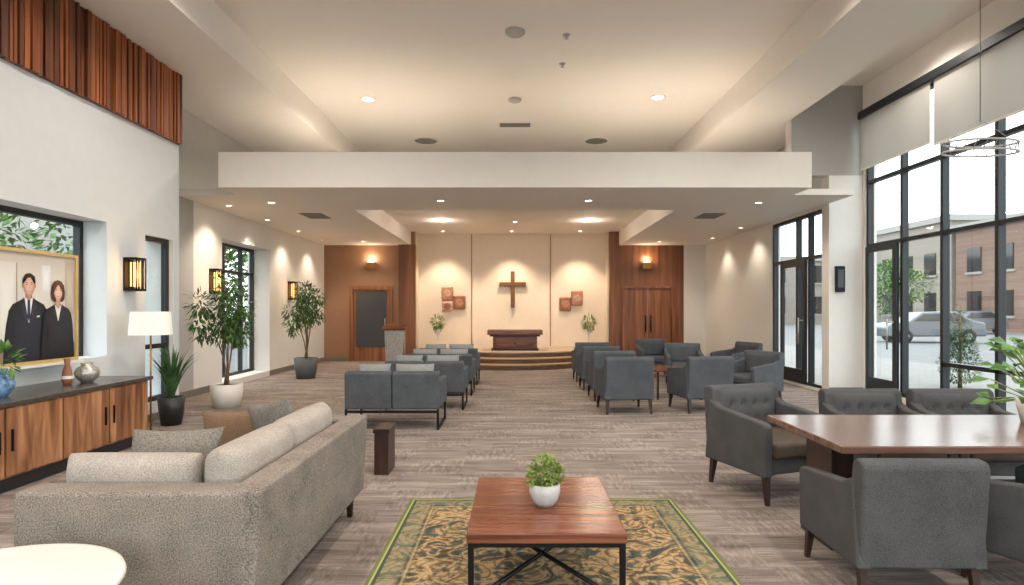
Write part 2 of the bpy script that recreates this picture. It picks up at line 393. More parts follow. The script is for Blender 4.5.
box('wall_gable',4.93,6.4,10.7,10.95,3.9,5.6,M['gray'])
wallx('wall_right',6.2,6.4,-3.2,10.7,0,5.5,M['ceil'],[(-2.8,10.62,0.1,4.9)])
wally('wall_front',-3.2,-3.0,-4.9,6.2,0,5.6,M['wallw'],[(-4.3,5.0,0.3,4.6)])
wally('wall_back_brown',17.6,17.8,-6.1,-2.95,0,3.95,M['brown'],[(-4.84,-3.6,0,2.2)])
wally('wall_back_wood',17.6,17.8,2.78,4.95,0,3.95,M['woodwall'],[(3.14,4.66,0,2.2)])
box('wall_back_white',4.95,5.8,17.6,17.8,0,3.95,M['wallw'])
box('wall_back_chapel',-3.2,3.1,18.2,18.4,0,3.95,M['panel'])
boxes('trim_1',[(-2.95,-2.9,17.8,18.2,0,3.8),(2.73,2.78,17.8,18.2,0,3.8)],M['panel'])
boxes('trim_2',[(-3.38,-2.9,17.42,17.6,0,3.4)],M['woodwall'])
boxes('trim_3',[(-1.33,-1.30,18.185,18.2,0.4,3.8),(1.06,1.09,18.185,18.2,0.4,3.8)],M['brown'])
boxes('trim_4',[(3.02+i*0.4,3.026+i*0.4,17.592,17.6,2.22,3.4) for i in range(5)],M['slatd'])
boxes('baseboard_left',[(-4.9,-4.885,6.9,8.75,0,0.1),(-5.6,-5.585,8.75,11.47,0,0.12),(-5.6,-5.585,13.7,17.6,0,0.12)],M['base'])
boxes('baseboard_back',[(-5.58,-4.95,17.585,17.6,0,0.12),(-3.5,-3.38,17.585,17.6,0,0.12),(4.96,5.58,17.585,17.6,0,0.12)],M['base'])
boxes('baseboard_right',[(5.585,5.6,13.1,17.58,0,0.12),(5.6,6.2,10.685,10.7,0,0.12)],M['base'])
sl=E('wood_slat_panel')
bmA=[];bmB=[]
y=-3.0;i=0
while y<8.7:
    w=random.choice([0.05,0.06,0.08,0.10]); d=random.choice([0.03,0.045,0.06])
    w=min(w,8.74-y)
    if w<0.02: break
    (bmA if random.random()<0.6 else bmB).append((-4.889,-4.88+d,y,y+w-0.014,3.9,4.895)); y+=w;i+=1
boxes('slats_light',bmA,M['slat'],sl); boxes('slats_dark',bmB,M['slatd'],sl)
box('backing',-4.899,-4.889,-3,8.74,3.9,4.895,M['slatb'],sl)
window('window_1',-5.22,4.3,7.2,0.95,2.56,[5.6],[])
window('window_2',-5.0,7.95,8.6,0.25,2.5,[],[1.0])
window('window_3',-6.0,11.47,13.7,0.12,2.87,[12.3,13.1],[2.3,1.0])
window('unseen_fill_window_left',-5.22,-2,2.5,0.95,2.56,[0.2],[])  # extra window out of view, added to let in more daylight
box('picture_ledge',-4.9,-4.74,5.45,6.6,0.93,0.955,M['whitet'])
ym=[-1.6,-0.4,0.8,2.0,3.2,4.4,5.6,6.7,7.75,8.75,9.66]
window('window_5',6.27,-2.8,10.62,0.1,4.9,ym,[2.63,3.75],t=0.06,d=0.10,
  extra=[(6.22,6.32,2.0,8.75,0.68,0.74)])
window('window_6',5.68,10.95,13.1,0.05,3.35,[11.5,12.0],[2.5],t=0.06,d=0.10)
w7=E('unseen_fill_window_front'); boxes('frame',[(-4.3,5.0,-3.14,-3.06,0.3,0.38),(-4.3,5.0,-3.14,-3.06,4.52,4.6)]+[(x-0.03,x+0.03,-3.14,-3.06,0.38,4.52) for x in (-4.27,-2.5,-0.6,1.3,3.2,4.97)],M['frame'],w7)  # unseen window added behind the camera to let sky light in
box('glass_pane',-4.3,5.0,-3.104,-3.096,0.33,4.57,M['glass'],w7)
def glassdoor(name,X,y0,y1,z1):
    e=E(name); t=0.1
    boxes('leaf_frame',[(X-0.05,X,y0,y0+t,0.1,z1),(X-0.05,X,y1-t,y1,0.1,z1),(X-0.05,X,y0+t,y1-t,z1-t,z1),(X-0.05,X,y0+t,y1-t,0.1,0.34)],M['frame'],e)
    tube('handle',[(X-0.1,y0+0.16,0.85),(X-0.1,y0+0.16,1.35)],0.014,M['silver'],e)
    tube('handle_mount',[(X-0.1,y0+0.16,1.3),(X-0.04,y0+0.06,1.3)],0.01,M['silver'],e)
glassdoor('door_1',6.21,9.7,10.55,2.6)
glassdoor('door_2',5.62,11.54,12.6,2.46)
rs=E('roller_shade')
for a,b,zb in [(8.82,10.6,3.98),(7.0,8.74,3.92),(5.2,6.92,3.92),(3.4,5.12,3.92)]:
    box('shade_cloth',6.10,6.104,a,b,zb,4.86,M['blind'],rs)
    box('hem_bar',6.095,6.109,a,b,zb-0.03,zb,M['whitet'],rs)
box('shade_track',6.05,6.19,-2.8,10.6,4.86,4.98,M['frame'],rs)
# ---------------------------------------------------------------- back doors
d=E('door_3'); boxes('door_frame',[(-4.84,-4.74,17.54,17.72,0,2.2),(-3.7,-3.6,17.54,17.72,0,2.2),(-4.74,-3.7,17.54,17.72,2.1,2.2)],M['wooddoor'],d)
box('door_leaf',-4.74,-3.7,17.62,17.68,0,2.1,M['wooddoor'],d); box('dark_panel',-4.66,-3.78,17.59,17.62,0.42,2.04,M['dgrey'],d)
tube('handle',[(-3.8,17.55,0.95),(-3.8,17.55,1.25)],0.015,M['silver'],d)
d=E('door_4'); boxes('door_frame',[(3.14,3.22,17.54,17.72,0,2.2),(4.58,4.66,17.54,17.72,0,2.2),(3.22,4.58,17.56,17.72,2.14,2.2)],M['wooddoor'],d)
box('leaf_1',3.22,3.895,17.62,17.68,0,2.14,M['wooddoor'],d); box('leaf_2',3.905,4.58,17.62,17.68,0,2.14,M['wooddoor'],d)
for x in(3.82,3.98): tube('handle',[(x,17.56,0.85),(x,17.56,1.35)],0.018,M['black'],d)
# ---------------------------------------------------------------- stage
st=E('stage_platform')
def ell(rx,ry,z0,z1,mat,nm):
    pts=[(-0.1+rx*math.cos(math.pi+math.pi*i/40),18.18+ry*math.sin(math.pi+math.pi*i/40)) for i in range(41)]
    prism(nm,pts,'z',z0,z1,mat,st)
ell(2.72,3.3,0,0.11,M['riser'],'riser_1'); ell(2.74,3.34,0.11,0.135,M['tread'],'tread_1')
ell(2.66,2.95,0.135,0.24,M['riser'],'riser_2'); ell(2.68,2.99,0.24,0.265,M['tread'],'tread_2')
ell(2.60,2.6,0.265,0.37,M['riser'],'riser_3'); ell(2.62,2.64,0.37,0.4,M['stagetop'],'stage_top')
al=E('altar_table',(0,16.6,0.4))
box('altar_body',-0.60,0.60,-0.3,0.3,0.06,0.38,M['walnuty'],al,bevel=0.008)
boxes('altar_front_panels',[(-0.52,-0.04,-0.315,-0.3,0.11,0.34),(0.04,0.52,-0.315,-0.3,0.11,0.34)],M['walnuty'],al,bevel=0.006)
box('altar_foot',-0.64,0.64,-0.33,0.33,0,0.06,M['darkwood'],al,bevel=0.006)
box('altar_mid',-0.68,0.68,-0.36,0.36,0.38,0.43,M['darkwood'],al,bevel=0.01)
box('altar_top',-0.75,0.75,-0.4,0.4,0.43,0.56,M['walnuty'],al,bevel=0.01)
cr=E('wall_cross',(-0.07,18.13,2.12))
box('upright',-0.06,0.06,-0.03,0.07,-0.55,0.55,M['crosswood'],cr,bevel=0.01); box('arm',-0.4,0.4,-0.035,0.065,0.1,0.22,M['crosswood'],cr,bevel=0.01)
def art(loc,tiles):
    e=E('copper_wall_art',loc)
    for k,(x,z,w,h,m,m2) in enumerate(tiles):
        box('tile_%d'%(k+1),x-w/2,x+w/2,-0.01-k*0.015,0.06,z-h/2,z+h/2,M[m],e,bevel=0.045,segs=4)
        lathe('disc_%d'%(k+1),[(0.001,0.006),(w*0.28,0.005),(w*0.33,0)],M[m2],e,loc=(x,-0.011-k*0.015,z),rot=(math.radians(90),0,0),segs=24,cap=False)
art((-1.86,18.14,1.86),[(-0.19,0.14,0.35,0.42,'copper','copper3'),(0.18,-0.13,0.36,0.42,'copper2','copper'),(-0.18,-0.25,0.33,0.3,'copper3','copper2')])
art((1.7,18.14,1.80),[(-0.18,-0.12,0.35,0.42,'copper2','copper'),(0.18,0.06,0.35,0.46,'copper','copper3')])
def altarplant(x):
    e=E('altar_flower_stand',(x,17.1,0.4))
    lathe('stand',[(0.09,0),(0.09,0.02),(0.02,0.04),(0.02,0.4),(0.07,0.45),(0.09,0.55),(0.07,0.6),(0.03,0.6)],M['white'],e)
    foliage('leaves',[(0,0,0.75,0.17),(0,0,0.62,0.1)],260,0.12,0.04,M['leafy'],e)
altarplant(-2.2); altarplant(2.1)
le=E('lectern',(-3.0,15.0,0))
lathe('base_plate',[(0.25,0),(0.25,0.03),(0.03,0.04)],M['silver'],le)
prism('stand',[(-0.2,0.03),(0.2,0.03),(0.24,1.0),(-0.24,1.0)],'y',-0.12,-0.08,M['silver'],le)
for x in(-0.22,0.22): tube('post',[(x,0.1,0.02),(x,0.1,1.05)],0.02,M['silver'],le)
box('reading_top',-0.3,0.3,-0.22,0.22,-0.02,0.02,M['walnuty'],le,loc=(0,0,1.07),rot=(math.radians(14),0,0),bevel=0.006)
box('side_shelf',-0.24,0.24,-0.08,0.15,0.7,0.73,M['tread'],le,bevel=0.005)
# ---------------------------------------------------------------- lights
def downlight(x,y,z,p=60,r=0.11,ang=150,col=(1,0.86,0.7),kind='SPOT'):
    e=E('recessed_downlight',(x,y,z))
    lathe('trim_ring',[(r*0.72,-0.001),(r*0.78,-0.014),(r,-0.012),(r*1.04,0.0)],M['whitet'],e,segs=24,cap=False)
    lathe('lens',[(r*0.001,-0.004),(r*0.75,-0.004)],M['lampe'],e,segs=24,cap=False)
    l=bpy.data.lights.new('bulb',kind); l.energy=p; l.color=col; l.shadow_soft_size=0.08
    if kind=='SPOT': l.spot_size=math.radians(ang); l.spot_blend=0.6
    o=bpy.data.objects.new('bulb',l); COL.objects.link(o); o.parent=e; o.location=(0,0,-0.05 if kind=='SPOT' else -0.14)
def ceilvent(name,x,y,z,r):
    e=E(name,(x,y,z)); lathe('rim',[(r,0),(r*1.0,-0.02),(r*0.86,-0.025),(r*0.84,-0.01)],M['whitet'],e,segs=28,cap=False)
    for k in (0.2,0.4,0.6,0.8): lathe('ring',[(r*k,-0.012),(r*(k+0.12),-0.02)],M['grille'],e,segs=28,cap=False)
    lathe('plate',[(0.001,-0.008),(r*0.9,-0.008)],M['grille'],e,segs=28,cap=False)
for (x,y) in [(-2.72,11.1),(2.62,11.0),(-2.7,6.5),(2.7,6.5),(-2.7,2.2),(2.7,2.2),(-2.7,-1.5),(2.7,-1.5),(0,4.3),(0,-0.6)]:  # far pair is visible; the others are unseen, added to brighten the room
    downlight(x,y,5.4,230,0.14,col=(1,0.9,0.79))
for y in (1.5,5.0,8.6): downlight(5.5,y,5.5,80,0.1,col=(1,0.92,0.82))  # added downlights, put in to brighten the gable and pier
for (x,y) in [(-2.05,13.8),(1.87,13.8)]: ceilvent('ceiling_speaker',x,y,5.4,0.3)
for (x,y,r) in [(0,8.4,0.14),(0,11.1,0.12)]:
    e=E('smoke_detector',(x,y,5.4)); lathe('body',[(r,0),(r,-0.02),(r*0.75,-0.05),(r*0.3,-0.055)],M['grillel'],e,segs=24)
for (x,y) in [(0.73,8.5),(0.75,9.5)]:
    e=E('fire_sprinkler',(x,y,5.4)); lathe('rose',[(0.05,0),(0.05,-0.01),(0.015,-0.015),(0.015,-0.05),(0.035,-0.055)],M['grillel'],e,segs=16)
e=E('air_vent',(0,12.6,5.4)); boxes('grille',[(-0.32,0.32,-0.1+k*0.05,-0.07+k*0.05,-0.02,0) for k in range(5)],M['grille'],e); box('rim',-0.35,0.35,-0.13,0.16,-0.008,0,M['whitet'],e)
for x in(-4.0,3.9):
    e=E('air_vent',(x,12.0,3.4)); boxes('grille',[(-0.22,0.22,-0.3+k*0.1,-0.24+k*0.1,-0.02,0) for k in range(7)],M['grille'],e); box('rim',-0.25,0.25,-0.33,0.39,-0.008,0,M['whitet'],e)
for (x,y) in [(-1.29,10.4),(1.27,10.4),(-4.3,10.6),(4.3,10.6)]: downlight(x,y,3.4,60,0.08)
for (x,y) in [(-1.9,13.0),(1.9,13.0),(-1.9,15.4),(1.9,15.4)]: downlight(x,y,3.8,14,0.08,kind='POINT',col=(1,0.84,0.68))  # added point bulbs that brighten the recess sides and ceiling
for (x,y) in [(0,13.6),(0,15.6)]: downlight(x,y,3.8,90,0.08)
for x in (-2.1,-0.1,1.9): downlight(x,17.45,3.8,210,0.08,95,(1,0.8,0.6))
for y in (10.9,12.6,14.4,16.2): downlight(-5.2,y,3.4,62,0.07,105,(1,0.85,0.68))
for y in (13.8,15.8): downlight(5.2,y,3.4,40,0.07,110,(1,0.86,0.7))
for x in (-4.2,4.0): downlight(x,16.6,3.4,60,0.08,120)
def area(name,loc,sx,sy,p,rot,col=(1,0.90,0.79)):
    l=bpy.data.lights.new(name,'AREA'); l.shape='RECTANGLE'; l.size=sx; l.size_y=sy; l.energy=p; l.color=col
    o=bpy.data.objects.new(name,l); COL.objects.link(o); o.location=loc; o.rotation_euler=rot; return o
area('ceiling_fill_light',(0,12.6,4.0),8.5,4.5,7,(math.pi,0,0))  # added unseen area light on the soffit top, brightens the coffer ceiling
# ---------------------------------------------------------------- sconces
def cage_sconce(X,y,z,h=0.42,w=0.2):
    e=E('wall_sconce',(X,y,z))
    box('backplate',0.001,0.02,-w/2,w/2,-h/2,h/2,M['black'],e)
    lathe('glass_tube',[(0.055,-h*0.36),(0.055,h*0.36)],M['amber'],e,loc=(0.09,0,0),segs=20)
    L_=[(0.02,0.17,-w/2,w/2,h/2-0.03,h/2),(0.02,0.17,-w/2,w/2,-h/2,-h/2+0.03)]
    for yy in (-w/2,w/2-0.012,-w/4,w/4-0.012): L_.append((0.158,0.17,yy,yy+0.012,-h/2,h/2))
    for xx in (0.07,0.11): L_+= [(xx,xx+0.012,-w/2,-w/2+0.012,-h/2,h/2),(xx,xx+0.012,w/2-0.012,w/2,-h/2,h/2)]
    boxes('cage',L_,M['black'],e)
    l=bpy.data.lights.new('bulb','POINT'); l.energy=8; l.color=(1,0.62,0.3); l.shadow_soft_size=0.08
    o=bpy.data.objects.new('bulb',l); COL.objects.link(o); o.parent=e; o.location=(0.26,0,0)
cage_sconce(-4.9,7.6,1.95,0.42,0.2); cage_sconce(-5.6,11.1,2.03,0.46,0.24); cage_sconce(-5.6,14.9,1.98,0.45,0.24)
def uplight(x):
    e=E('wall_uplight',(x,17.6,2.8)); box('body',-0.13,0.13,-0.12,-0.001,-0.1,0.1,M['brass'],e,bevel=0.01); box('lens',-0.1,0.1,-0.1,-0.02,0.1,0.104,M['lampe'],e)
    l=bpy.data.lights.new('bulb','POINT'); l.energy=9; l.color=(1,0.75,0.5); l.shadow_soft_size=0.05
    o=bpy.data.objects.new('bulb',l); COL.objects.link(o); o.parent=e; o.location=(0,-0.12,0.2)
uplight(-4.2); uplight(3.85)
e=E('wall_intercom',(5.78,10.7,2.05)); box('body',-0.08,0.08,-0.06,-0.001,-0.23,0.23,M['black'],e,bevel=0.01); box('screen',-0.05,0.05,-0.064,-0.06,-0.15,0.17,M['dgrey'],e)
pe=E('ring_pendant',(5.35,6.9,3.36))
def ring(nm,r,z,rr,mat):
    tube(nm,[(r*math.cos(2*math.pi*i/40),r*0.45*math.sin(2*math.pi*i/40),z) for i in range(41)],rr,mat,pe,segs=6)
ring('ring_lower',0.42,-0.05,0.012,M['grillel']); ring('ring_upper',0.42,0.06,0.012,M['grillel'])
for i in range(24):
    a=2*math.pi*i/24; b=2*math.pi*(i+0.5)/24
    tube('strut',[(0.42*math.cos(a),0.189*math.sin(a),-0.05),(0.42*math.cos(b),0.189*math.sin(b),0.06)],0.005,M['grille'],pe,segs=5)
for s in (-1,1): tube('cable',[(0.42*s,0,0.06),(0.02*s,0,0.32)],0.003,M['silver'],pe,segs=5)
tube('stem',[(0,0,0.3),(0,0,2.14)],0.005,M['grille'],pe,segs=6)
# ---------------------------------------------------------------- credenza
cz=E('credenza')
box('plinth',-4.84,-4.2,3.0,6.72,0,0.12,M['blackpot'],cz)
box('carcass',-4.87,-4.16,2.95,6.8,0.12,0.71,M['walnut'],cz,bevel=0.004)
box('top',-4.87,-4.12,2.92,6.84,0.71,0.75,M['stone'],cz,bevel=0.006)
yy=3.0;k=0
while yy<6.7:
    box('door_%d'%k,-4.16,-4.135,yy+0.006,yy+0.61,0.14,0.695,M['walnut'],cz,bevel=0.003)
    hy=yy+0.55 if k%2==0 else yy+0.05
    box('handle_%d'%k,-4.135,-4.12,hy,hy+0.012,0.34,0.52,M['black'],cz)
    yy+=0.625;k+=1
v=E('ceramic_vase',(-4.5,6.03,0.75)); lathe('body',[(0.035,0),(0.05,0.05),(0.04,0.14),(0.022,0.2),(0.03,0.26),(0.02,0.26)],M['clay'],v,segs=20)
lathe('collar',[(0.051,0.06),(0.049,0.09)],M['white'],v,segs=20,cap=False)
v=E('mosaic_bowl_vase',(-4.45,6.24,0.75)); lathe('body',[(0.05,0),(0.1,0.05),(0.115,0.1),(0.095,0.15),(0.05,0.175),(0.06,0.2),(0.05,0.2),(0.045,0.17)],M['silver'],v,segs=28)
v=E('blue_vase_with_plant',(-4.45,5.18,0.75)); lathe('vase',[(0.05,0),(0.1,0.06),(0.11,0.12),(0.07,0.18),(0.045,0.2),(0.06,0.24),(0.05,0.24)],M['bluev'],v,segs=28)
foliage('leaves',[(0,0,0.30,0.12)],90,0.1,0.045,M['leaf'],v)
fl=E('floor_lamp',(-4.42,7.28,0)); lathe('base',[(0.15,0),(0.15,0.02),(0.02,0.035)],M['brass'],fl); tube('stem',[(0,0,0.03),(0,0,1.42)],0.011,M['brass'],fl)
lathe('shade',[(0.235,1.2),(0.215,1.48)],M['shade'],fl,cap=False); lathe('shade_top',[(0.001,1.478),(0.214,1.478)],M['shade'],fl,cap=False)
# portrait
pf=E('framed_portrait',(-4.8,5.5,1.0-0.044),0)
W_,H_=1.07,1.14
boxes('frame',[(-0.02,0.02,0,W_,0,0.035),(-0.02,0.02,0,W_,H_-0.035,H_),(-0.02,0.02,0,0.035,0.035,H_-0.035),(-0.02,0.02,W_-0.035,W_,0.035,H_-0.035)],M['gold'],pf)
box('print_backing',-0.012,0.0,0.03,W_-0.03,0.03,H_-0.03,M['wallw'],pf)
_off=[0.0005]
def flat(nm,pts,c1,c2=None,ctr=None):
    _off[0]+=0.0003
    if c2 is None: c2=c1
    n=len(pts)
    cx,cy=ctr if ctr else (sum(p[0] for p in pts)/n,sum(p[1] for p in pts)/n)
    vs=[(_off[0],cx,cy)]+[(_off[0],cx+(p[0]-cx)*0.6,cy+(p[1]-cy)*0.6) for p in pts]+[(_off[0],p[0],p[1]) for p in pts]
    fs=[(0,1+i,1+(i+1)%n) for i in range(n)]+[(1+i,1+n+i,1+n+(i+1)%n,1+(i+1)%n) for i in range(n)]
    me=bpy.data.meshes.new(nm); me.from_pydata(vs,[],fs); me.materials.append(M['ink'])
    ca=me.color_attributes.new('ink','FLOAT_COLOR','POINT')
    a=L(c1); b=L(c2); md=tuple(x*0.65+y*0.35 for x,y in zip(a,b))
    for i in range(len(vs)): ca.data[i].color=a if i==0 else (md if i<=n else b)
    o=bpy.data.objects.new(nm,me); COL.objects.link(o); o.parent=pf; return o
def oval(cx,cy,rx,ry,n=28,chin=0.0):
    o=[]
    for i in range(n):
        a=2*math.pi*i/n; s=math.sin(a); xx=rx*math.cos(a)*(1-chin*max(0,-s)); o.append((cx+xx,cy+ry*s))
    return o
def rect(a,b,c,d): return [(a,c),(b,c),(b,d),(a,d)]
flat('print_background',rect(0.03,1.04,0.03,1.11),(222,216,206),(190,180,168))
flat('print_doorway',rect(0.06,0.27,0.22,1.0),(232,229,222),(212,206,196))
flat('print_door_edge',rect(0.27,0.285,0.22,1.0),(160,144,126))
flat('print_window',rect(0.58,0.70,0.72,1.0),(236,236,234),(214,212,208))
flat('print_window',rect(0.90,1.03,0.5,1.06),(206,194,178),(176,160,142))
flat('print_floor',rect(0.03,1.04,0.03,0.2),(156,134,114),(134,114,96))
# the man: suit, shirt, tie, head with face and hair
mx_=0.42
flat('man_suit',[(mx_-0.30,0.036),(mx_-0.29,0.2),(mx_-0.265,0.4),(mx_-0.235,0.54),(mx_-0.19,0.6),(mx_-0.11,0.635),(mx_-0.045,0.665),(mx_+0.045,0.665),(mx_+0.11,0.635),(mx_+0.19,0.6),(mx_+0.235,0.54),(mx_+0.25,0.4),(mx_+0.255,0.2),(mx_+0.255,0.036)],(40,44,56),(20,22,30),(mx_,0.3))
flat('man_neck',[(mx_-0.042,0.62),(mx_+0.042,0.62),(mx_+0.04,0.72),(mx_-0.04,0.72)],(190,144,118),(156,112,90))
flat('man_shirt',[(mx_-0.055,0.675),(mx_-0.005,0.42),(mx_+0.005,0.42),(mx_+0.055,0.675),(mx_,0.64)],(240,240,242),(214,216,222),(mx_,0.55))
flat('man_tie',[(mx_-0.015,0.645),(mx_+0.015,0.645),(mx_+0.02,0.48),(mx_,0.43),(mx_-0.02,0.48)],(52,60,92),(34,40,64))
for s in(-1,1):
    flat('man_lapel',[(mx_+s*0.06,0.675),(mx_+s*0.105,0.56),(mx_+s*0.075,0.545),(mx_+s*0.09,0.52),(mx_+s*0.01,0.38),(mx_+s*0.035,0.55)],(50,54,68),(30,33,44))
flat('man_arm_seam',[(mx_-0.185,0.037),(mx_-0.18,0.45),(mx_-0.174,0.45),(mx_-0.174,0.037)],(16,17,22))
flat('man_arm_seam',[(mx_+0.17,0.037),(mx_+0.168,0.45),(mx_+0.174,0.45),(mx_+0.180,0.037)],(16,17,22))
flat('man_pocket_square',[(mx_+0.095,0.47),(mx_+0.135,0.475),(mx_+0.13,0.49),(mx_+0.1,0.486)],(226,226,228))
flat('man_button',oval(mx_,0.34,0.006,0.006,10),(70,72,80)); flat('man_button',oval(mx_,0.25,0.006,0.006,10),(70,72,80))
flat('man_hair',oval(mx_,0.822,0.080,0.086),(50,38,31),(34,25,20))
for s in(-1,1): flat('man_ear',oval(mx_+s*0.074,0.785,0.011,0.022,12),(204,152,126),(170,118,96))
flat('man_face',oval(mx_,0.778,0.070,0.104,chin=0.2),(230,190,166),(182,134,110))
flat('man_hairline',[(mx_-0.072,0.80),(mx_-0.079,0.85),(mx_-0.05,0.895),(mx_+0.02,0.906),(mx_+0.068,0.88),(mx_+0.078,0.84),(mx_+0.071,0.80),(mx_+0.06,0.848),(mx_+0.01,0.866),(mx_-0.048,0.856),(mx_-0.062,0.838)],(54,41,33),(38,29,24),(mx_,0.884))
for s in(-1,1):
    flat('man_eye_socket',oval(mx_+s*0.03,0.80,0.018,0.011,14),(206,160,138),(220,178,154))
    flat('man_brow',[(mx_+s*0.014,0.812),(mx_+s*0.046,0.814),(mx_+s*0.044,0.819),(mx_+s*0.016,0.817)],(96,72,58))
    flat('man_eye',oval(mx_+s*0.03,0.798,0.009,0.0045,12),(48,36,32),(150,116,100))
flat('man_nose',[(mx_-0.004,0.795),(mx_+0.006,0.795),(mx_+0.013,0.76),(mx_,0.755),(mx_-0.012,0.76)],(238,198,174),(200,152,128))
flat('man_mouth',oval(mx_,0.731,0.024,0.008,14),(190,124,112),(176,112,100)); flat('man_teeth',oval(mx_,0.733,0.016,0.004,12),(236,230,224))
# the woman
wx=0.79
flat('woman_hair',[(wx-0.06,0.63),(wx-0.09,0.66),(wx-0.096,0.73),(wx-0.084,0.80),(wx-0.045,0.845),(wx,0.856),(wx+0.045,0.845),(wx+0.084,0.80),(wx+0.096,0.73),(wx+0.09,0.66),(wx+0.06,0.63)],(108,66,46),(70,42,31))
flat('woman_suit',[(wx-0.225,0.036),(wx-0.225,0.2),(wx-0.205,0.4),(wx-0.185,0.5),(wx-0.15,0.555),(wx-0.09,0.582),(wx-0.04,0.605),(wx+0.04,0.605),(wx+0.09,0.582),(wx+0.15,0.555),(wx+0.185,0.5),(wx+0.205,0.4),(wx+0.22,0.2),(wx+0.225,0.036)],(36,37,46),(19,20,26),(wx,0.3))
flat('woman_neck',[(wx-0.032,0.55),(wx+0.032,0.55),(wx+0.03,0.66),(wx-0.03,0.66)],(206,158,134),(176,128,106))
flat('woman_blouse',[(wx-0.05,0.61),(wx-0.004,0.43),(wx+0.004,0.43),(wx+0.05,0.61),(wx,0.555)],(236,234,234),(206,204,206),(wx,0.5))
for s in(-1,1):
    flat('woman_lapel',[(wx+s*0.055,0.612),(wx+s*0.09,0.51),(wx+s*0.062,0.5),(wx+s*0.01,0.38),(wx+s*0.03,0.5)],(48,49,60),(29,30,38))
flat('woman_arm_seam',[(wx-0.15,0.037),(wx-0.145,0.42),(wx-0.140,0.42),(wx-0.141,0.037)],(14,14,18))
flat('woman_button',oval(wx,0.33,0.006,0.006,10),(70,72,80))
flat('woman_face',oval(wx,0.735,0.063,0.092,chin=0.24),(238,202,182),(196,150,128))
flat('woman_fringe',[(wx-0.072,0.70),(wx-0.078,0.79),(wx-0.045,0.838),(wx,0.85),(wx+0.045,0.838),(wx+0.078,0.79),(wx+0.072,0.70),(wx+0.056,0.768),(wx+0.01,0.808),(wx-0.045,0.785)],(116,72,50),(84,50,36),(wx,0.826))
for s in(-1,1):
    flat('woman_eye_socket',oval(wx+s*0.028,0.755,0.016,0.01,14),(214,170,150),(228,188,168))
    flat('woman_brow',[(wx+s*0.013,0.767),(wx+s*0.042,0.769),(wx+s*0.04,0.772),(wx+s*0.015,0.771)],(120,84,66))
    flat('woman_eye',oval(wx+s*0.028,0.753,0.009,0.005,12),(50,36,32),(150,116,102))
flat('woman_nose',[(wx-0.004,0.75),(wx+0.005,0.75),(wx+0.010,0.718),(wx,0.714),(wx-0.009,0.718)],(240,206,186),(212,166,144))
flat('woman_mouth',oval(wx,0.69,0.021,0.008,14),(190,98,96),(180,92,90)); flat('woman_teeth',oval(wx,0.692,0.014,0.004,12),(240,234,230))
# ---------------------------------------------------------------- potted plants
def pot(e,prof,mat,soilz,soilr):
    lathe('pot',prof,mat,e,segs=36); lathe('soil',[(0.001,soilz),(soilr,soilz)],M['soil'],e,cap=False)
def indoor_tree(name,loc,h,poth,potr,potmat,seed,spread):
    random.seed(seed)
    e=E(name,loc); pot(e,[(potr*0.78,0),(potr*0.95,poth*0.5),(potr,poth),(potr*0.9,poth),(potr*0.88,poth*0.9)],potmat,poth*0.92,potr*0.9)
    blobs=[]
    for k in range(5):
        a=k*1.26+random.uniform(-.3,.3); rr=spread*random.uniform(0.25,0.75); top=h*random.uniform(0.72,0.94)
        pts=[(0.03*math.cos(a),0.03*math.sin(a),poth*0.9)]
        for i in range(1,7):
            t=i/6; pts.append((rr*t**1.6*math.cos(a)+0.02*math.sin(5*t),rr*t**1.6*math.sin(a),poth*0.9+(top-poth)*t))
        tube('stem_%d'%k,pts,0.014,M['trunk'],e,r2=0.006)
        blobs.append((pts[-1][0],pts[-1][1],pts[-1][2],0.17)); blobs.append((pts[-2][0]*1.3,pts[-2][1]*1.3,pts[-2][2]-0.05,0.15)); blobs.append((pts[4][0]*1.8,pts[4][1]*1.8,pts[4][2],0.13))
    blobs.append((0,0,h*0.94,0.16))
    foliage('leaves',blobs,620,0.15,0.036,M['leafd'],e,droop=0.5); foliage('new_leaves',blobs,620,0.14,0.036,M['leaf'],e,droop=0.4)
indoor_tree('potted_ficus_tree',(-4.47,9.3,0),1.97,0.36,0.24,M['white'],3,0.46)
indoor_tree('potted_ficus_tree',(-4.6,13.2,0),2.05,0.45,0.25,M['greypot'],5,0.4)
e=E('potted_yucca',(-4.50,7.86,0)); pot(e,[(0.12,0),(0.15,0.2),(0.165,0.36),(0.145,0.36),(0.14,0.32)],M['blackpot'],0.33,0.145)
blades('leaves',60,0.72,0.036,M['leafd'],e,loc=(0,0,0.33),spread=0.5,droop=0.7)
random.seed(11)
e=E('potted_pothos',(3.44,3.96,0.751)); pot(e,[(0.08,0),(0.1,0.1),(0.11,0.16),(0.095,0.16),(0.09,0.13)],M['white'],0.14,0.095)
tips=[]
for k in range(90):
    a=random.uniform(0,6.28); r=random.uniform(0.05,0.27); z=random.uniform(0.10,0.56)
    p=Vector((r*math.cos(a),r*math.sin(a),z)); tube('stem',[(0,0,0.13),(r*0.35*math.cos(a),r*0.35*math.sin(a),max(0.16,z*0.7)),tuple(p)],0.004,M['leafy'],e,segs=5); tips.append((p,a))
bm=bmesh.new()
for p,a in tips:
    d=Vector((math.cos(a),math.sin(a),random.uniform(-0.4,0.5)))
    leafquad(bm,p,d,Vector((0.3*math.sin(a*3),-0.6,0.8)),0.13*random.uniform(0.7,1.2),0.085)
me=bpy.data.meshes.new('leaves'); bm.to_mesh(me); bm.free(); me.materials.append(M['leaf']); o=bpy.data.objects.new('leaves',me); COL.objects.link(o); o.parent=e
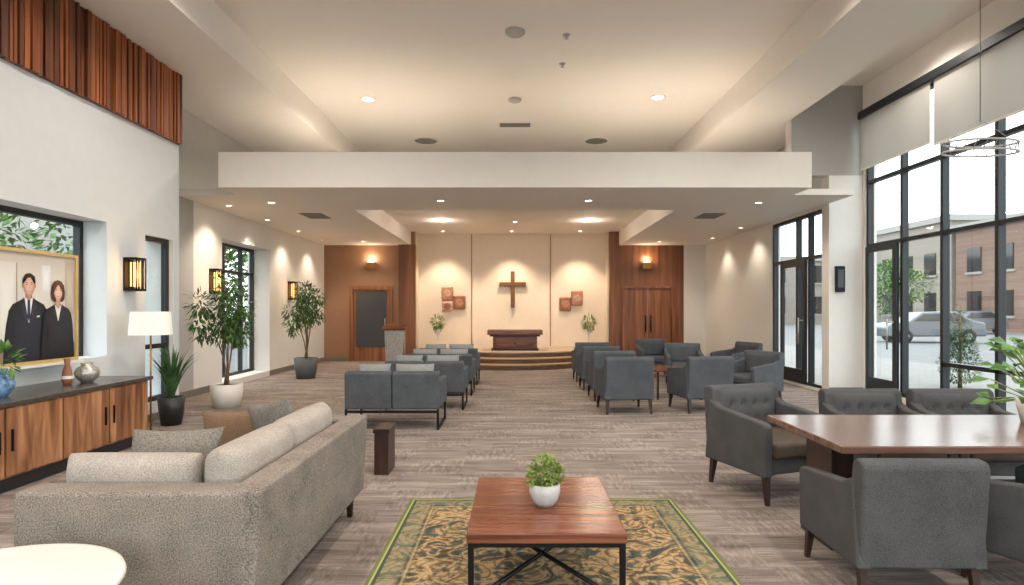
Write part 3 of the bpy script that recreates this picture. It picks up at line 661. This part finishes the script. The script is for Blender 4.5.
# ---------------------------------------------------------------- rug + coffee table
rug=box('area_rug',-1.03,1.03,-1.3,1.3,0.0,0.012,rugmat(1.03,1.3),loc=(0.21,3.44,0.001),bevel=0.004)
ct=E('coffee_table',(0.155,3.39,0.014))
box('top',-0.39,0.39,-0.49,0.49,0.355,0.405,M['walnuty'],ct,bevel=0.006)
hx,hy=0.37,0.46
for sx in(-1,1):
    for sy in(-1,1): box('leg',sx*hx-0.014,sx*hx+0.014,sy*hy-0.014,sy*hy+0.014,0,0.355,M['black'],ct,bevel=0.002)
boxes('apron',[(-hx,hx,-hy-0.012,-hy+0.012,0.33,0.355),(-hx,hx,hy-0.012,hy+0.012,0.33,0.355),(-hx-0.012,-hx+0.012,-hy,hy,0.33,0.355),(hx-0.012,hx+0.012,-hy,hy,0.33,0.355)],M['black'],ct)
tube('cross_brace_1',[(-hx,-hy,0.06),(hx,hy,0.17)],0.013,M['black'],ct); tube('cross_brace_2',[(-hx,hy,0.17),(hx,-hy,0.06)],0.013,M['black'],ct)
random.seed(4)
pp=E('potted_succulent',(0.165,3.32,0.4195)); lathe('pot',[(0.045,0),(0.07,0.03),(0.086,0.075),(0.084,0.125),(0.074,0.125),(0.072,0.11)],M['ceram'],pp,segs=32)
lathe('soil',[(0.001,0.112),(0.074,0.112)],M['soil'],pp,cap=False)
foliage('leaves',[(0,0,0.185,0.085),(-0.04,0,0.155,0.055),(0.045,0.01,0.165,0.055)],1000,0.026,0.016,M['leafy'],pp,droop=-0.1)
for k in range(9):
    a=k*0.7; tube('stem',[(0,0,0.11),(0.06*math.cos(a),0.06*math.sin(a),0.18)],0.004,M['leaf'],pp,segs=5)
# ---------------------------------------------------------------- big sofa (faces -X)
so=E('sofa')
B=0.022
box('base',-2.13,-1.14,2.6,4.42,0.17,0.34,M['sofa'],so,bevel=0.015)
prism('back',[(-1.30,0.20),(-1.12,0.17),(-1.09,0.73),(-1.24,0.73)],'y',2.57,4.45,M['sofa'],so,bevel=B)
box('arm_1',-2.15,-1.15,2.56,2.73,0.17,0.72,M['sofa'],so,bevel=B); box('arm_2',-2.15,-1.15,4.29,4.46,0.17,0.72,M['sofa'],so,bevel=B)
box('seat_cushion_1',-2.15,-1.32,2.74,3.5,0.34,0.5,M['taupe'],so,bevel=0.04); box('seat_cushion_2',-2.15,-1.32,3.51,4.28,0.34,0.5,M['taupe'],so,bevel=0.04)
for (x,y) in [(-2.05,2.66),(-1.2,2.66),(-2.05,4.36),(-1.2,4.36)]: lathe('leg',[(0.02,0),(0.032,0.18)],M['darkwood'],so,loc=(x,y,0),segs=12)
for k,y in enumerate((3.14,3.88)):
    pad('back_cushion_%d'%(k+1),0.75,0.40,0.22,M['cushion'],so,loc=(-1.37,y,0.65),rot=(math.radians(90),0,math.radians(90)),p=7)
pad('side_cushion',0.62,0.36,0.2,M['cushion'],so,loc=(-1.80,2.85,0.64),rot=(math.radians(90),0,0),p=6)
pad('throw_pillow_1',0.46,0.42,0.16,M['pillow'],so,loc=(-1.78,3.12,0.68),rot=(math.radians(66),0,math.radians(8)),p=2.4,pinch=0.08)
pad('throw_pillow_2',0.42,0.42,0.16,M['pillow'],so,loc=(-1.58,4.0,0.70),rot=(math.radians(74),math.radians(12),math.radians(150)),p=2.4,pinch=0.1)
pad('throw_pillow_3',0.46,0.40,0.15,M['brownf'],so,loc=(-1.93,4.17,0.60),rot=(math.radians(82),0,math.radians(178)),p=3,pinch=0.03)
eb=E('end_table'); box('body',-1.28,-1.15,5.45,5.75,0.0,0.38,M['darkwood'],eb,bevel=0.004); box('top',-1.29,-1.14,5.44,5.76,0.38,0.42,M['darkwood'],eb,bevel=0.004)
rt=E('round_side_table',(-1.83,2.0,0)); lathe('top',[(0.40,0.515),(0.44,0.522),(0.45,0.535),(0.445,0.55),(0.43,0.552)],M['white'],rt,segs=64)
for k in range(3):
    a=k*2.094+0.15; tube('leg',[(0.24*math.cos(a),0.24*math.sin(a),0.52),(0.36*math.cos(a),0.36*math.sin(a),0.0)],0.016,M['whitet'],rt,r2=0.011)
# ---------------------------------------------------------------- armchairs
cache={}
def inst(key,builder,name,loc,rz,s=1.0):
    e=E(name,loc,rz); e.scale=(s,s,s)
    if key not in cache:
        builder(e); cache[key]=[c for c in e.children]
    else:
        for c in cache[key]:
            o=c.copy(); COL.objects.link(o); o.parent=e
    return e
def mk_chair(tuft,bmat,smat):
    def b(e):
        box('seat_base',-0.285,0.285,-0.33,0.28,0.22,0.34,bmat,e,bevel=0.012)
        bm=bmesh.new(); addbox(bm,-0.28,0.28,-0.37,0.24,0.34,0.46); finish('seat_cushion',bm,smat,e,bevel=0.035,segs=4)
        for s in(-1,1):
            x0,x1=sorted((s*0.285,s*0.365))
            prism('arm_%s'%('l' if s<0 else 'r'),[(-0.36,0.21),(-0.37,0.59),(-0.33,0.615),(0.18,0.665),(0.30,0.72),(0.36,0.21)],'x',x0,x1,bmat,e,bevel=0.018)
        prism('back',[(0.20,0.34),(0.27,0.80),(0.31,0.83),(0.375,0.82),(0.40,0.79),(0.35,0.21),(0.20,0.21)],'x',-0.35,0.35,bmat,e,bevel=0.022)
        nx,nz=28,20; bm=bmesh.new(); G=[]
        for i in range(nx+1):
            r=[]
            for j in range(nz+1):
                u=i/nx; v=j/nz; x=-0.30+0.6*u; z=0.44+0.36*v; yb=0.215+0.065*((z-0.34)/0.46)
                ed=min(1,min(u,1-u)*9)*min(1,min(v,1-v)*7); q=0.035*ed**0.5
                if tuft:
                    for bx in (-0.18,-0.06,0.06,0.18):
                        for bz in (0.54,0.67):
                            dd=((x-bx)**2+(z-bz)**2)**0.5; q-=0.03*math.exp(-(dd/0.028)**2)
                r.append(bm.verts.new((x,yb-q,z)))
            G.append(r)
        for i in range(nx):
            for j in range(nz): bm.faces.new([G[i][j],G[i+1][j],G[i+1][j+1],G[i][j+1]])
        finish('back_padding',bm,bmat,e,smooth=True)
        if tuft:
            for bx in (-0.18,-0.06,0.06,0.18):
                for bz in (0.54,0.67): lathe('button',[(0.004,-0.006),(0.011,-0.003),(0.011,0.003),(0.004,0.006)],smat,e,loc=(bx,0.212+0.065*((bz-0.34)/0.46)-0.008,bz),rot=(math.radians(90),0,0),segs=10)
        for sx in(-1,1):
            for sy in(-1,1):
                x=sx*0.31; y=-0.31 if sy<0 else 0.30; dy=0.03*sy
                bm=bmesh.new(); T=0.024;Bt=0.014
                tp=[bm.verts.new((x+a*T,y+c*T,0.22)) for a,c in((-1,-1),(1,-1),(1,1),(-1,1))]; bt=[bm.verts.new((x+sx*0.01+a*Bt,y+dy+c*Bt,0)) for a,c in((-1,-1),(1,-1),(1,1),(-1,1))]
                bm.faces.new(tp); bm.faces.new(bt[::-1])
                for i in range(4): bm.faces.new([bt[i],bt[(i+1)%4],tp[(i+1)%4],tp[i]])
                finish('leg',bm,M['darkwood'],e)
    return b
CH=mk_chair(True,M['chair'],M['chairseat']); CP=mk_chair(False,M['chair2'],M['chair2'])
R=math.radians
inst('tuft',CH,'armchair',(2.13,5.03,0),R(19),1.02)
inst('tuft',CH,'armchair',(3.04,4.95,0),R(2),0.98); inst('tuft',CH,'armchair',(3.8,4.95,0),R(-3),0.98)
inst('tuft',CH,'armchair',(2.06,3.34,0),R(179),0.90); inst('tuft',CH,'armchair',(2.93,3.22,0),R(205),0.92)
for x,y,r in [(1.62,8.95,184),(1.62,10.2,182),(1.6,11.5,180),(1.6,12.8,180)]: inst('plain',CP,'armchair',(x,y,0),R(r))
inst('plain',CP,'armchair',(2.78,9.05,0),R(190)); inst('plain',CP,'armchair',(3.8,9.7,0),R(-60))
inst('plain',CP,'armchair',(3.15,13.6,0),R(0)); inst('plain',CP,'armchair',(3.35,11.9,0),R(-10)); inst('plain',CP,'armchair',(4.6,12.5,0),R(-70))
def lowtable(loc,w,d,h):
    e=E('side_table',loc); box('top',-w/2,w/2,-d/2,d/2,h-0.04,h,M['walnuty'],e,bevel=0.005)
    for sx in(-1,1):
        for sy in(-1,1): box('leg',sx*(w/2-0.04)-0.015,sx*(w/2-0.04)+0.015,sy*(d/2-0.04)-0.015,sy*(d/2-0.04)+0.015,0,h-0.04,M['darkwood'],e)
lowtable((2.75,10.4,0),0.8,0.8,0.5); lowtable((4.2,11.2,0),0.5,0.5,0.45)
def bench(e):
    box('seat',-0.55,0.55,-0.30,0.40,0.24,0.44,M['chair2'],e,bevel=0.03)
    for k,(a,b_) in enumerate(((-0.59,-0.005),(0.005,0.59))):
        prism('back_%d'%k,[(-0.40,0.26),(-0.42,0.70),(-0.38,0.73),(-0.30,0.73),(-0.26,0.44),(-0.28,0.26)],'x',a,b_,M['chair2'],e,bevel=0.015)
    for s in(-1,1):
        x0,x1=sorted((s*0.52,s*0.60)); box('arm',x0,x1,-0.30,0.40,0.26,0.60,M['chair2'],e,bevel=0.02)
    L_=[]
    for s in(-1,1):
        x=s*0.575; L_+=[(x-0.014,x+0.014,-0.40,-0.37,0,0.26),(x-0.014,x+0.014,0.35,0.38,0,0.26),(x-0.014,x+0.014,-0.40,0.38,0.0,0.025)]
    L_+=[(-0.575,0.575,-0.40,-0.37,0.21,0.24),(-0.575,0.575,0.35,0.38,0.21,0.24)]
    boxes('metal_frame',L_,M['black'],e)
    pad('pillow_1',0.42,0.36,0.14,M['pale'],e,loc=(-0.27,-0.19,0.63),rot=(R(78),0,0),p=3,pinch=0.03); pad('pillow_2',0.5,0.36,0.14,M['pale'],e,loc=(0.25,-0.19,0.63),rot=(R(78),0,0),p=3,pinch=0.03)
for x,y in [(-1.54,7.9),(-1.36,9.4),(-1.34,10.9),(-1.34,12.4)]: inst('bench',bench,'bench_sofa',(x,y,0),0)
mt=E('meeting_table',(2.88,3.8,0))
box('top',-1.08,1.08,-0.5,0.5,0.705,0.75,M['tabletop'],mt,bevel=0.008)
for x in(-0.82,0.82):
    box('pedestal',x-0.07,x+0.07,-0.03,0.3,0.03,0.705,M['darkwood'],mt,bevel=0.005)
box('stretcher',-0.75,0.75,0.1,0.16,0.3,0.4,M['darkwood'],mt)
for x in(-0.82,0.82): box('foot',x-0.09,x+0.09,-0.06,0.34,0,0.03,M['darkwood'],mt,bevel=0.005)
# ---------------------------------------------------------------- exterior
box('ground_outside',-60,90,-40,90,-0.35,-0.12,M['asphalt'])
box('sidewalk',6.6,12,-20,60,-0.12,-0.06,M['pave'])
def building(name,x0,x1,y0,y1,h,mat,wy,side='x',floors=(1.2,4.6)):
    e=E(name,(0,0,-0.12)); box('walls',x0,x1,y0,y1,0,h,mat,e); box('cornice',x0-0.3,x1+0.3,y0-0.3,y1+0.3,h,h+0.5,M['conc'],e)
    L_=[];F_=[]
    for z in floors:
        for y in wy:
            if side=='x': L_.append((x0-0.08,x0+0.02,y-0.7,y+0.7,z,z+1.9)); F_.append((x0-0.14,x0+0.01,y-0.85,y+0.85,z-0.18,z))
            else: L_.append((y-0.7,y+0.7,y0-0.08,y0+0.02,z,z+1.9)); F_.append((y-0.85,y+0.85,y0-0.14,y0+0.01,z-0.18,z))
    boxes('windows',L_,M['carw'],e); boxes('sills',F_,M['conc'],e)
building('brick_building',36,48,36,49,8,M['brick'],[38,41,44,47])
building('tan_building',36,48,49.5,62,9.0,M['brick2'],[52,55,58])
building('brick_building',14,34,66,76,7.0,M['brick2'],[17,21,25,29,33],'y')
building('concrete_building',-32,-22,6,34,7.0,M['conc'],[])
def car(loc,rz,s=1.0):
    e=E('parked_car',loc,rz); e.scale=(s,s,s)
    prism('body',[(-2.2,0.3),(-2.25,0.75),(-2.0,0.95),(-1.2,1.05),(-0.6,1.5),(0.9,1.55),(1.7,1.1),(2.2,1.0),(2.25,0.35)],'y',-0.85,0.85,M['carp'],e,bevel=0.08)
    prism('side_windows',[(-1.0,1.06),(-0.55,1.42),(0.85,1.46),(1.45,1.1)],'y',-0.87,0.87,M['carw'],e)
    prism('rear_window',[(-0.75,-0.0),(0.75,0.0),(0.62,0.36),(-0.62,0.36)],'y',-0.01,0.01,M['carw'],e,loc=(-0.93,0,1.12),rot=(R(-38),0,R(-90)))
    for x in(-1.4,1.4):
        for y in(-0.8,0.8): lathe('wheel',[(0.2,-0.12),(0.34,-0.11),(0.34,0.11),(0.2,0.12)],M['tire'],e,loc=(x,y,0.34),rot=(R(90),0,0),segs=24)
        for y in(-0.93,0.93): lathe('hub',[(0.17,-0.01),(0.15,0.01)],M['silver'],e,loc=(x,y,0.34),rot=(R(90),0,0),segs=16)
car((20.6,30,-0.12),-0.15); car((31,41,-0.12),0.1); car((15,44,-0.12),0)
random.seed(21)
e=E('evergreen_tree',(8.9,12.0,-0.06)); tube('trunk',[(0,0,0),(0,0,1.7)],0.04,M['trunk'],e,r2=0.01)
foliage('needles',[(0,0,0.46+0.19*k,0.36-0.05*k) for k in range(7)],3000,0.07,0.022,M['leafd'],e,droop=0.1)
def bigtree(loc,h):
    e=E('street_tree',loc); tube('trunk',[(0,0,0),(0.1,0,h*0.4),(0,0.1,h*0.7)],0.18,M['trunk'],e,r2=0.06)
    bl=[(random.uniform(-1.4,1.4),random.uniform(-1.4,1.4),h*0.55+random.uniform(-0.2,0.45)*h,1.2) for _ in range(9)]
    foliage('leaves',bl,2200,0.3,0.16,M['leaf'],e)
for l,h in [((-12,9,-0.12),5.5),((-14,14,-0.12),6),((-13,20,-0.12),6),((-12,26,-0.12),6),((-10.5,5.5,-0.12),5),((30.5,47.5,-0.12),5),((17,56,-0.12),5.5)]: bigtree(l,h)
# ---------------------------------------------------------------- world, camera
w=bpy.data.worlds.new('overcast_sky'); S.world=w; w.use_nodes=True; nt=w.node_tree; bg=nt.nodes['Background']
tc=N(nt,'ShaderNodeTexCoord'); sp=N(nt,'ShaderNodeSeparateXYZ'); nt.links.new(tc.outputs['Generated'],sp.inputs[0])
c=ramp(nt,sp.outputs[2],[(0.0,(0.88,0.88,0.88,1)),(0.25,(0.95,0.96,0.98,1)),(1.0,(0.84,0.9,0.98,1))]); nt.links.new(c,bg.inputs['Color']); bg.inputs['Strength'].default_value=3.7
cam=bpy.data.cameras.new('camera'); co=bpy.data.objects.new('camera',cam); COL.objects.link(co)
co.location=(0,0,1.5); co.rotation_euler=(math.pi/2,0,0); cam.sensor_width=36; cam.lens=600/1024*36
cam.shift_y=17.5/1024; cam.shift_x=-3/1024; cam.clip_start=0.05; cam.clip_end=300
S.camera=co
S.view_settings.view_transform='Standard'
S.view_settings.exposure=0.3
